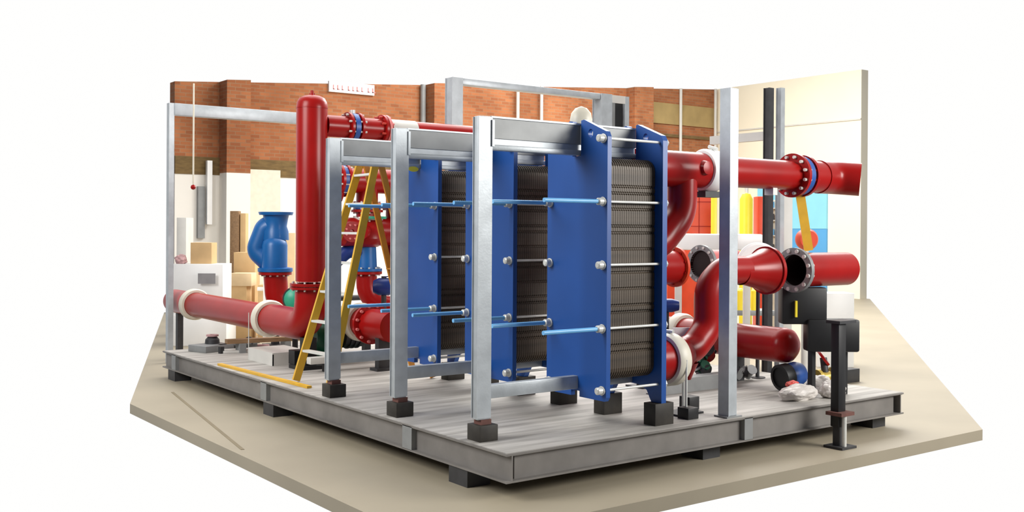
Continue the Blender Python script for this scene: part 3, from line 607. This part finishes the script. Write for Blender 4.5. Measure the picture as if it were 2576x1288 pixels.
# small stands beside the nearest exchanger
for (x, y, h, lab) in [(6.12, 5.82, .09, 'small black block at the foot of the thin rods beside the nearest exchanger'), (6.45, 6.12, .11, 'small black block just behind the thin steel rods')]:
    tag(obj('stand_block', b3(BM(), x-.06, x+.06, y-.06, y+.06, .33, .33+h, .004), 'black', None, (x, y, .33)), lab, 'block', 'small black stand blocks')
tag(obj('prop_rod', rod(BM(), (6.12, 5.84, .42), (6.12, 5.84, .80), .009, 10), 'steel', None, (6.12, 5.84, .42)), 'thin upright steel rod on a small black block beside the nearest exchanger', 'rod')
t = thing('low_steel_channel', 'grey steel channel lying on the deck behind the near frame post', 'channel', (7.6, 6.95, .33))
bm = BM(); b3(bm, 6.7, 7.75, 6.76, 6.78, .33, .46); b3(bm, 6.7, 7.75, 6.78, 6.9, .45, .46); b3(bm, 6.7, 7.75, 6.78, 6.9, .33, .34); obj('channel_body', bm, 'galvd', t, smooth=False)
random.seed(3)
t = thing('valve_parts_heap', 'heap of black and red valve castings on the deck under the swan-neck pipe', 'castings', (7.4, 7.2, .33))
for k in range(12):
    x = 7.56+random.random()*.24; y = 7.02+random.random()*.12; z = .38+k*.03+random.random()*.06; a = Vector((random.uniform(-1, 1), random.uniform(-1, 1), random.uniform(-.4, 1))).normalized()
    r = random.uniform(.045, .085)
    obj('casting', lathe(BM(), (x, y, max(z, .33+r*1.1)), a, [(-.05, 0), (-.05, r), (-.03, r), (-.03, r*.6), (.03, r*.6), (.03, r), (.05, r), (.05, 0)], 20), random.choice(['black', 'darksteel', 'black', 'steel', 'green', 'red']), t)
t = thing('dark_castings', 'dark castings and fittings on the deck just right of the near frame post', 'castings', (8.1, 7.1, .33))
for k in range(6):
    x = 8.02+random.random()*.2; y = 6.93+random.random()*.1; a = Vector((random.uniform(-1, 1), random.uniform(-1, 1), random.uniform(-.2, .6))).normalized(); r = random.uniform(.04, .075)
    obj('casting', lathe(BM(), (x, y, .33+r+.025), a, [(-.06, 0), (-.06, r), (.0, r*.7), (.06, r), (.06, 0)], 18), random.choice(['black', 'darksteel', 'galvd']), t)
def crumple(name, c, s, m, seed, parent=None, amp=.35):
    random.seed(seed); bm = BM(); bmesh.ops.create_icosphere(bm, subdivisions=4, radius=1)
    dirs = [(Vector((random.gauss(0, 1), random.gauss(0, 1), random.gauss(0, 1))).normalized(), random.uniform(.3, 1)) for _ in range(40)]
    for v in bm.verts:
        n = v.co.normalized(); d = 1+amp*(max(abs(n.dot(q))**14*k for q, k in dirs)-.4)
        v.co = Vector((n.x*d*s[0], n.y*d*s[1], max(n.z*d, -.75)*s[2])) + Vector((c[0], c[1], c[2]+.75*s[2]))
    return obj(name, bm, m, parent, c if parent is None else None, ang=12)
tag(crumple('plastic_sheet', (7.62, 5.90, .33), (.22, .11, .075), 'plastic', 5), 'crumpled clear-white plastic sheet on the deck below the blue banded pipe', 'sheet')
tag(crumple('rubbish_bag', (7.98, 5.80, .33), (.13, .09, .085), 'plastic', 9), 'crumpled rounder rubbish bag at the deck edge beside the flat plastic sheet', 'bag')
tag(crumple('red_rag', (7.66, 6.0, .43), (.07, .05, .03), 'redlight', 11), 'small red rag on the crumpled plastic sheet', 'rag')
tag(crumple('pale_bag', (8.22, 6.12, .33), (.11, .1, .08), 'plastic', 15), 'pale crumpled bag behind the rounder rubbish bag', 'bag')
t = thing('brass_valve', 'brass and red gate valve lying at the far right end of the deck', 'valve', (8.55, 6.3, .33))
obj('valve_body', lathe(BM(), (8.50, 6.25, .42), (.9, -.3, .1), [(-.1, 0), (-.1, .085), (-.07, .085), (-.07, .05), (.07, .05), (.07, .085), (.1, .085), (.1, 0)], 24), 'brass', t)
obj('hand_wheel', ring(BM(), (8.52, 6.30, .60), (.5, -.6, .6), -.012, .012, .06, .09), 'red', t)
obj('bonnet', rod(BM(), (8.50, 6.26, .44), (8.52, 6.3, .60), .035, 14), 'darksteel', t)
obj('flange_disc', rod(BM(), (8.38, 6.42, .43), (8.40, 6.40, .45), .09, 24), 'black', t)
tag(obj('floor_channel', b3(BM(), 9.0, 11.0, 7.6, 7.75, 0, .16, .004), 'darksteel', None, (10, 7.68, 0)), 'dark steel channel lying on the floor beyond the right end of the deck', 'channel')

# black machine pedestal
t = thing('black_pump_pedestal', 'large black machine pedestal carrying the open flanged pipe at the right', 'pedestal', (8.0, 6.0, .33))
def ob(bm, cx, cy, z0, z1, sx, sy, bev=.01): return box(bm, (cx, cy, (z0+z1)/2), (sx, sy, z1-z0), -.64, bev)
obj('upper_housing', ob(BM(), 7.93, 6.10, .98, 1.322, .42, .16, .02), 'black', t)
obj('lower_housing', ob(BM(), 8.12, 5.92, .73, 1.03, .48, .18, .02), 'black', t)
obj('leg', b3(BM(), 7.95, 8.0, 6.0, 6.05, .33, .76), 'black', t, smooth=False)
obj('leg', b3(BM(), 8.20, 8.25, 5.83, 5.88, .33, .76), 'black', t, smooth=False)
obj('yellow_stripe', ob(BM(), 7.80, 6.07, 1.05, 1.2, .018, .03, 0), 'byellow', t, smooth=False)
t = thing('black_trestle', 'black steel trestle leg standing on the floor at the right edge of the photo', 'trestle', (7.51, 5.40, 0))
obj('upright', b3(BM(), 7.46, 7.56, 5.36, 5.44, .18, 1.06, .004), 'black', t)
obj('head_plate', b3(BM(), 7.43, 7.66, 5.33, 5.47, 1.06, 1.085), 'darksteel', t, smooth=False)
obj('jack_screw', rod(BM(), (7.50, 5.33, .02), (7.50, 5.33, .3), .02, 14), 'steel', t)
obj('foot_plate', b3(BM(), 7.42, 7.62, 5.29, 5.48, 0, .02), 'darksteel', t, smooth=False)
obj('foot_tube', b3(BM(), 7.48, 7.54, 5.37, 5.43, .02, .18), 'darksteel', t, smooth=False)
obj('collar', b3(BM(), 7.42, 7.60, 5.30, 5.46, .28, .31), 'rust', t, smooth=False)

# ------------------------------------------------------------------ things further back on the right
RZ = math.atan2(rt.y, rt.x)
def pb(bm, cx, cy, z0, z1, sx, sy, bev=.005): return box(bm, (cx, cy, (z0+z1)/2), (sx, sy, z1-z0), RZ, bev)
t = thing('white_workbench', 'white-topped machine table standing behind the near frame post', 'table', (9.5, 8.5, 0))
obj('top_slab', pb(BM(), 9.75, 8.80, 1.60, 1.80, 1.04, .5, .03), 'white', t)
obj('leg', pb(BM(), 9.40, 9.12, 0, 1.6, .08, .08), 'palegrey', t); obj('leg', pb(BM(), 10.1, 8.62, 0, 1.6, .08, .08), 'palegrey', t)
t = thing('red_tool_cabinet', 'bright red panelled cabinet seen between the swan-neck and the drop elbow', 'cabinet', (12.5, 11.9, 0))
obj('cabinet_body', pb(BM(), 12.53, 11.95, 0, 2.55, .72, .4), 'orangered', t)
for s in (-.17, .15): obj('door_seam', pb(BM(), 12.53+rt.x*s-fw.x*.2, 11.95+rt.y*s-fw.y*.2, 0.1, 2.5, .012, .012, 0), 'red', t)
for z in (1.9, 2.3): obj('panel_seam', pb(BM(), 12.53-fw.x*.2, 11.95-fw.y*.2, z, z+.012, .7, .012, 0), 'red', t)
t = thing('yellow_guard_post', 'slim yellow guard post just left of the near frame post', 'post', (12.07, 10.96, 0))
obj('post_body', pb(BM(), 12.07, 10.96, 0.02, 2.4, .08, .08), 'byellow', t); obj('base_plate', pb(BM(), 12.07, 10.96, 0, .02, .2, .2, 0), 'darksteel', t)
t = thing('yellow_cylinder', 'fat bright yellow upright cylinder just right of the near frame post', 'cylinder', (12.47, 10.66, 0))
obj('cylinder_shell', lathe(BM(), (12.47, 10.66, 0), (0, 0, 1), [(0, 0), (0, .1), (2.33, .1), (2.41, .06), (2.43, 0)], 32), 'byellow', t)
obj('neck', rod(BM(), (12.47, 10.66, 2.42), (12.47, 10.66, 2.5), .03, 14), 'steel', t)
tag(obj('red_locker', pb(BM(), 13.42, 11.2, 0, 2.4, .12, .3), 'orangered', None, (13.42, 11.2, 0)), 'narrow red locker right of the yellow cylinder', 'locker')
t = thing('parts_shelf', 'cream storage rack with small dark parts beside the red locker', 'shelf', (13.75, 11.0, 0))
obj('rack_frame', pb(BM(), 13.75, 11.2, 0, 2.35, .3, .04), 'cream', t)
for i, z in enumerate((1.5, 1.75, 2.0, 2.2)):
    obj('rack_shelf', pb(BM(), 13.72, 11.1, z, z+.02, .3, .2, 0), 'palegrey', t)
    for k in (-.08, .05): obj('stored_part', pb(BM(), 13.72+rt.x*k, 11.08+rt.y*k, z+.02, z+.12, .06, .08, 0), ['darksteel', 'card', 'cyan2', 'green'][(i*2+(k > 0)) % 4], t)
t = thing('grey_upright_panel', 'tall grey-beige panel standing between the far post and the blue door', 'panel', (10.6, 8.4, 0))
obj('panel_sheet', pb(BM(), 10.55, 8.36, 0, 2.35, .13, .04), 'palegrey', t)
obj('panel_foot', pb(BM(), 10.55, 8.36, 0, .03, .3, .3, 0), 'darksteel', t)
t = thing('orange_buoy_lamp', 'round orange drum hanging behind a yellow strap, above the open flange', 'drum', (9.9, 7.58, 1.74))
obj('drum_shell', lathe(BM(), (9.95, 7.6, 1.745), tuple(fw), [(-.1, 0), (-.1, .1), (-.04, .125), (.04, .125), (.1, .1), (.1, 0)], 28), 'orangered', t)
tag(obj('lifting_strap', bar(BM(), (8.03, 6.11, 1.66), (7.95, 6.15, 2.19), .085, .012, tuple(rt)), 'yellow', None, (8.03, 6.11, 1.66)), 'diagonal yellow lifting strap hanging from the upper pipe flange to the lower one', 'strap')
t = thing('drum_stand', 'thin grey stand holding the orange drum, behind the open flanged pipe', 'stand', (9.95, 7.62, 0))
obj('stand_column', rod(BM(), (9.95, 7.62, 0.02), (9.95, 7.62, 1.62), .04, 16), 'palegrey', t); obj('stand_foot', rod(BM(), (9.95, 7.62, 0), (9.95, 7.62, .02), .2, 24), 'darksteel', t)
t = thing('grey_side_table', 'low grey table with yellow canisters beyond the capped header', 'table', (10.95, 9.3, 0))
obj('table_top', pb(BM(), 11.0, 9.35, .70, .77, .62, .4), 'galvd', t)
for s in (-.28, .28): obj('leg', pb(BM(), 11.0+rt.x*s, 9.35+rt.y*s, 0, .7, .04, .04), 'darksteel', t)
for s, l in ((-.12, 'left yellow canister on the grey table below the flared flange'), (.07, 'right yellow canister on the grey table below the flared flange')):
    x, y = 10.9+rt.x*s, 9.25+rt.y*s
    tag(obj('canister', lathe(BM(), (x, y, .77), (0, 0, 1), [(0, 0), (0, .055), (.26, .055), (.29, .03), (.3, 0)], 20), 'byellow', None, (x, y, .77)), l, 'canister', 'yellow canisters')
t = thing('navy_ball_valve', 'dark blue ball valve with lever, left of the swan-neck pipe', 'valve', (7.68, 7.55, .33))
obj('valve_body', lathe(BM(), (7.62, 7.55, 1.07), tuple(rt), [(-.09, 0), (-.09, .04), (-.05, .07), (.05, .07), (.12, .05), (.12, 0)], 20), 'navy', t)
obj('lever', bar(BM(), (7.58, 7.6, 1.07), (7.42, 7.7, 1.08), .012, .012), 'darksteel', t, smooth=False)
obj('riser', rod(BM(), (7.62, 7.55, .33), (7.62, 7.55, 1.02), .022, 12), 'darksteel', t)
t = thing('white_crate', 'white crate with an orange band at the right edge behind the pedestal', 'crate', (11.9, 8.6, 0))
obj('crate_body', pb(BM(), 12.0, 8.75, 0, 1.0, .5, .4), 'white', t); obj('orange_band', pb(BM(), 12.0-fw.x*.2, 8.75-fw.y*.2, .48, .64, .5, .02, 0), 'orange', t)
t = thing('red_machine_base', 'orange-red machine base behind the middle outlet pipe', 'machine', (9.45, 9.77, 0))
obj('base_body', pb(BM(), 9.45, 9.77, .02, 1.30, .42, .4), 'orangered', t); obj('base_foot', pb(BM(), 9.45, 9.77, 0, .02, .5, .5, 0), 'darksteel', t)

# white dome sitting on the beam end
t = thing('white_dome_cover', 'rounded white cover sitting behind the end of the nearest carrying bar', 'cover', (5.285, 6.19, 2.659))
obj('dome', lathe(BM(), (5.285, 6.19, 2.659), (0, 0, 1), [(0, 0), (0, .082), (.05, .088), (.10, .078), (.14, .045), (.155, 0)], 32), 'cream', t)

# ------------------------------------------------------------------ wall-mounted and stored things at the back left
t = thing('wall_sign', 'white sign with red lettering high on the brick wall', 'sign', (11.6, YB-.04, 5.0))
obj('sign_board', b3(BM(), 11.0, 12.2, YB-.06, YB-.0, 5.03, 5.28), 'white', t, smooth=False)
x = 11.1
for wd, gp in [(.05, .03), (.06, .03), (.05, .08), (.06, .03), (.05, .03), (.07, .03), (.05, .09), (.06, .03), (.09, .03)]:
    obj('letter', b3(b3(BM(), x, x+wd*.35, YB-.066, YB-.06, 5.09, 5.2), x, x+wd, YB-.066, YB-.06, 5.09, 5.11), 'pink', t, smooth=False); x += wd+gp+.03
for x, lab in [(16.48, 'pale vertical wall conduit left of the pair behind the nearest beam'), (17.28, 'pale vertical wall conduit right of the pair behind the nearest beam'), (22.61, 'pale vertical conduit on the banded brick above the white coupling'), (24.13, 'pale vertical conduit in the corner beside the near frame post')]:
    tag(obj('wall_conduit', rod(BM(), (x, YB-.12, 0), (x, YB-.12, top(x)), .045, 12), 'palegrey', None, (x, YB-.12, 0)), lab, 'conduit', 'pale wall conduits')
tag(obj('downpipe', rod(BM(), (13.55, YB-.1, 0), (13.55, YB-.1, top(13.5)), .07, 14), 'galvd', None, (13.55, YB-.1, 0)), 'grey downpipe beside the brick pier above the upper cross pipe', 'pipe')
t = thing('hanging_cord', 'thin white pull cord with a small red knob hanging at far left', 'cord', (4.73, 13.32, 3.9))
obj('cord', rod(BM(), (4.73, 13.32, 2.4), (4.73, 13.32, 3.72), .012, 8), 'cream', t)
obj('knob', lathe(BM(), (4.73, 13.32, 2.33), (0, 0, 1), [(0, 0), (.01, .025), (.035, .035), (.06, .025), (.07, 0)], 16), 'red', t)
tag(obj('leaning_door_panel', b3(BM(), 8.98, 9.75, YB-.16, YB-.1, 0, 3.13), 'cream', None, (9.4, YB-.13, 0)), 'large cream door panel leaning on the white wall left of the column', 'panel')
tag(obj('wall_strip', b3(BM(), 8.05, 8.16, YB-.2, YB-.1, 1.9, 3.28), 'white', None, (8.1, YB-.15, 1.9)), 'slim white vertical strip on the wall left of the brick pier', 'strip')
tag(obj('grey_trunking', b3(BM(), 7.88, 8.03, YB-.12, YB, 1.6, 2.72), 'galvd', None, (7.95, YB-.06, 1.6)), 'grey cable trunking on the white wall behind the cardboard box', 'trunking')
t = thing('white_machine_cabinet', 'white cabinet with grey rectangular panel behind the left red header', 'cabinet', (5.72, 15.9, 0))
obj('cabinet_body', pb(BM(), 5.82, 15.95, .48, 1.27, .78, .5), 'white', t); obj('cabinet_base', pb(BM(), 5.84, 15.93, 0, .48, .86, .56), 'white', t)
obj('grey_panel', pb(BM(), 5.90-fw.x*.25, 15.78-fw.y*.25, .97, 1.13, .27, .01, 0), 'grey', t)
tag(obj('cardboard_box', pb(BM(), 5.84, 15.95, 1.27, 1.60, .33, .3), 'card', None, (5.84, 15.95, 1.27)), 'brown cardboard box on top of the white cabinet', 'box')
tag(crumple('pink_cloth', (5.50, 16.02, 1.27), (.09, .1, .08), 'pinkpl', 21), 'pinkish cloth bundle beside the cardboard box on the white cabinet', 'cloth')
tag(obj('grey_locker', pb(BM(), 6.06, 17.45, 0, 2.0, .16, .4), 'palegrey', None, (6.06, 17.45, 0)), 'pale grey locker at the far left edge behind the white cabinet', 'locker')
t = thing('tall_cardboard_roll', 'tall narrow brown board crate leaning behind the blue check valve', 'crate', (7.31, 18.2, 0))
obj('crate_front', pb(BM(), 7.27, 18.25, 0, 2.14, .16, .15), 'wood', t); obj('crate_side', pb(BM(), 7.42, 18.2, 0, 2.10, .1, .2), 'card', t)
for (px, py, z0, z1, wd, mm, lab) in [(6.66, 16.35, 0.88, 1.09, .34, 'card2', 'pale cardboard carton on top of the carton pile left of the blue valve'),
                                  (6.62, 16.40, .5, .88, .3, 'card', 'brown carton in the middle of the pile left of the blue valve'),
                                  (6.62, 16.38, .0, .5, .44, 'card', 'wide brown carton at the bottom of the left pile'),
                                  (7.02, 16.1, .0, .9, .32, 'card', 'tall brown carton right of the pile, behind the red elbow'),
                                  (6.9, 16.8, .0, 1.42, .36, 'card', 'tall carton standing behind the pile, next to the blue valve body'),
                                  (7.75, 17.0, .0, 1.75, .3, 'card2', 'pale tall carton between the blue valve and the red column')]:
    tag(obj('carton', pb(BM(), px, py, z0, z1, wd, .34), mm, None, (px, py, z0)), lab, 'box', 'cardboard cartons at the back wall')
t = thing('white_pallet_frame', 'white wooden frame standing in front of the cartons', 'frame', (6.9, 15.7, 0))
obj('frame_upright', pb(BM(), 6.78, 15.75, 0, 1.0, .06, .04), 'white', t); obj('frame_upright', pb(BM(), 6.98, 15.6, 0, 1.2, .05, .04), 'white', t); obj('frame_crossbar', pb(BM(), 6.88, 15.68, .82, .88, .5, .03), 'white', t)
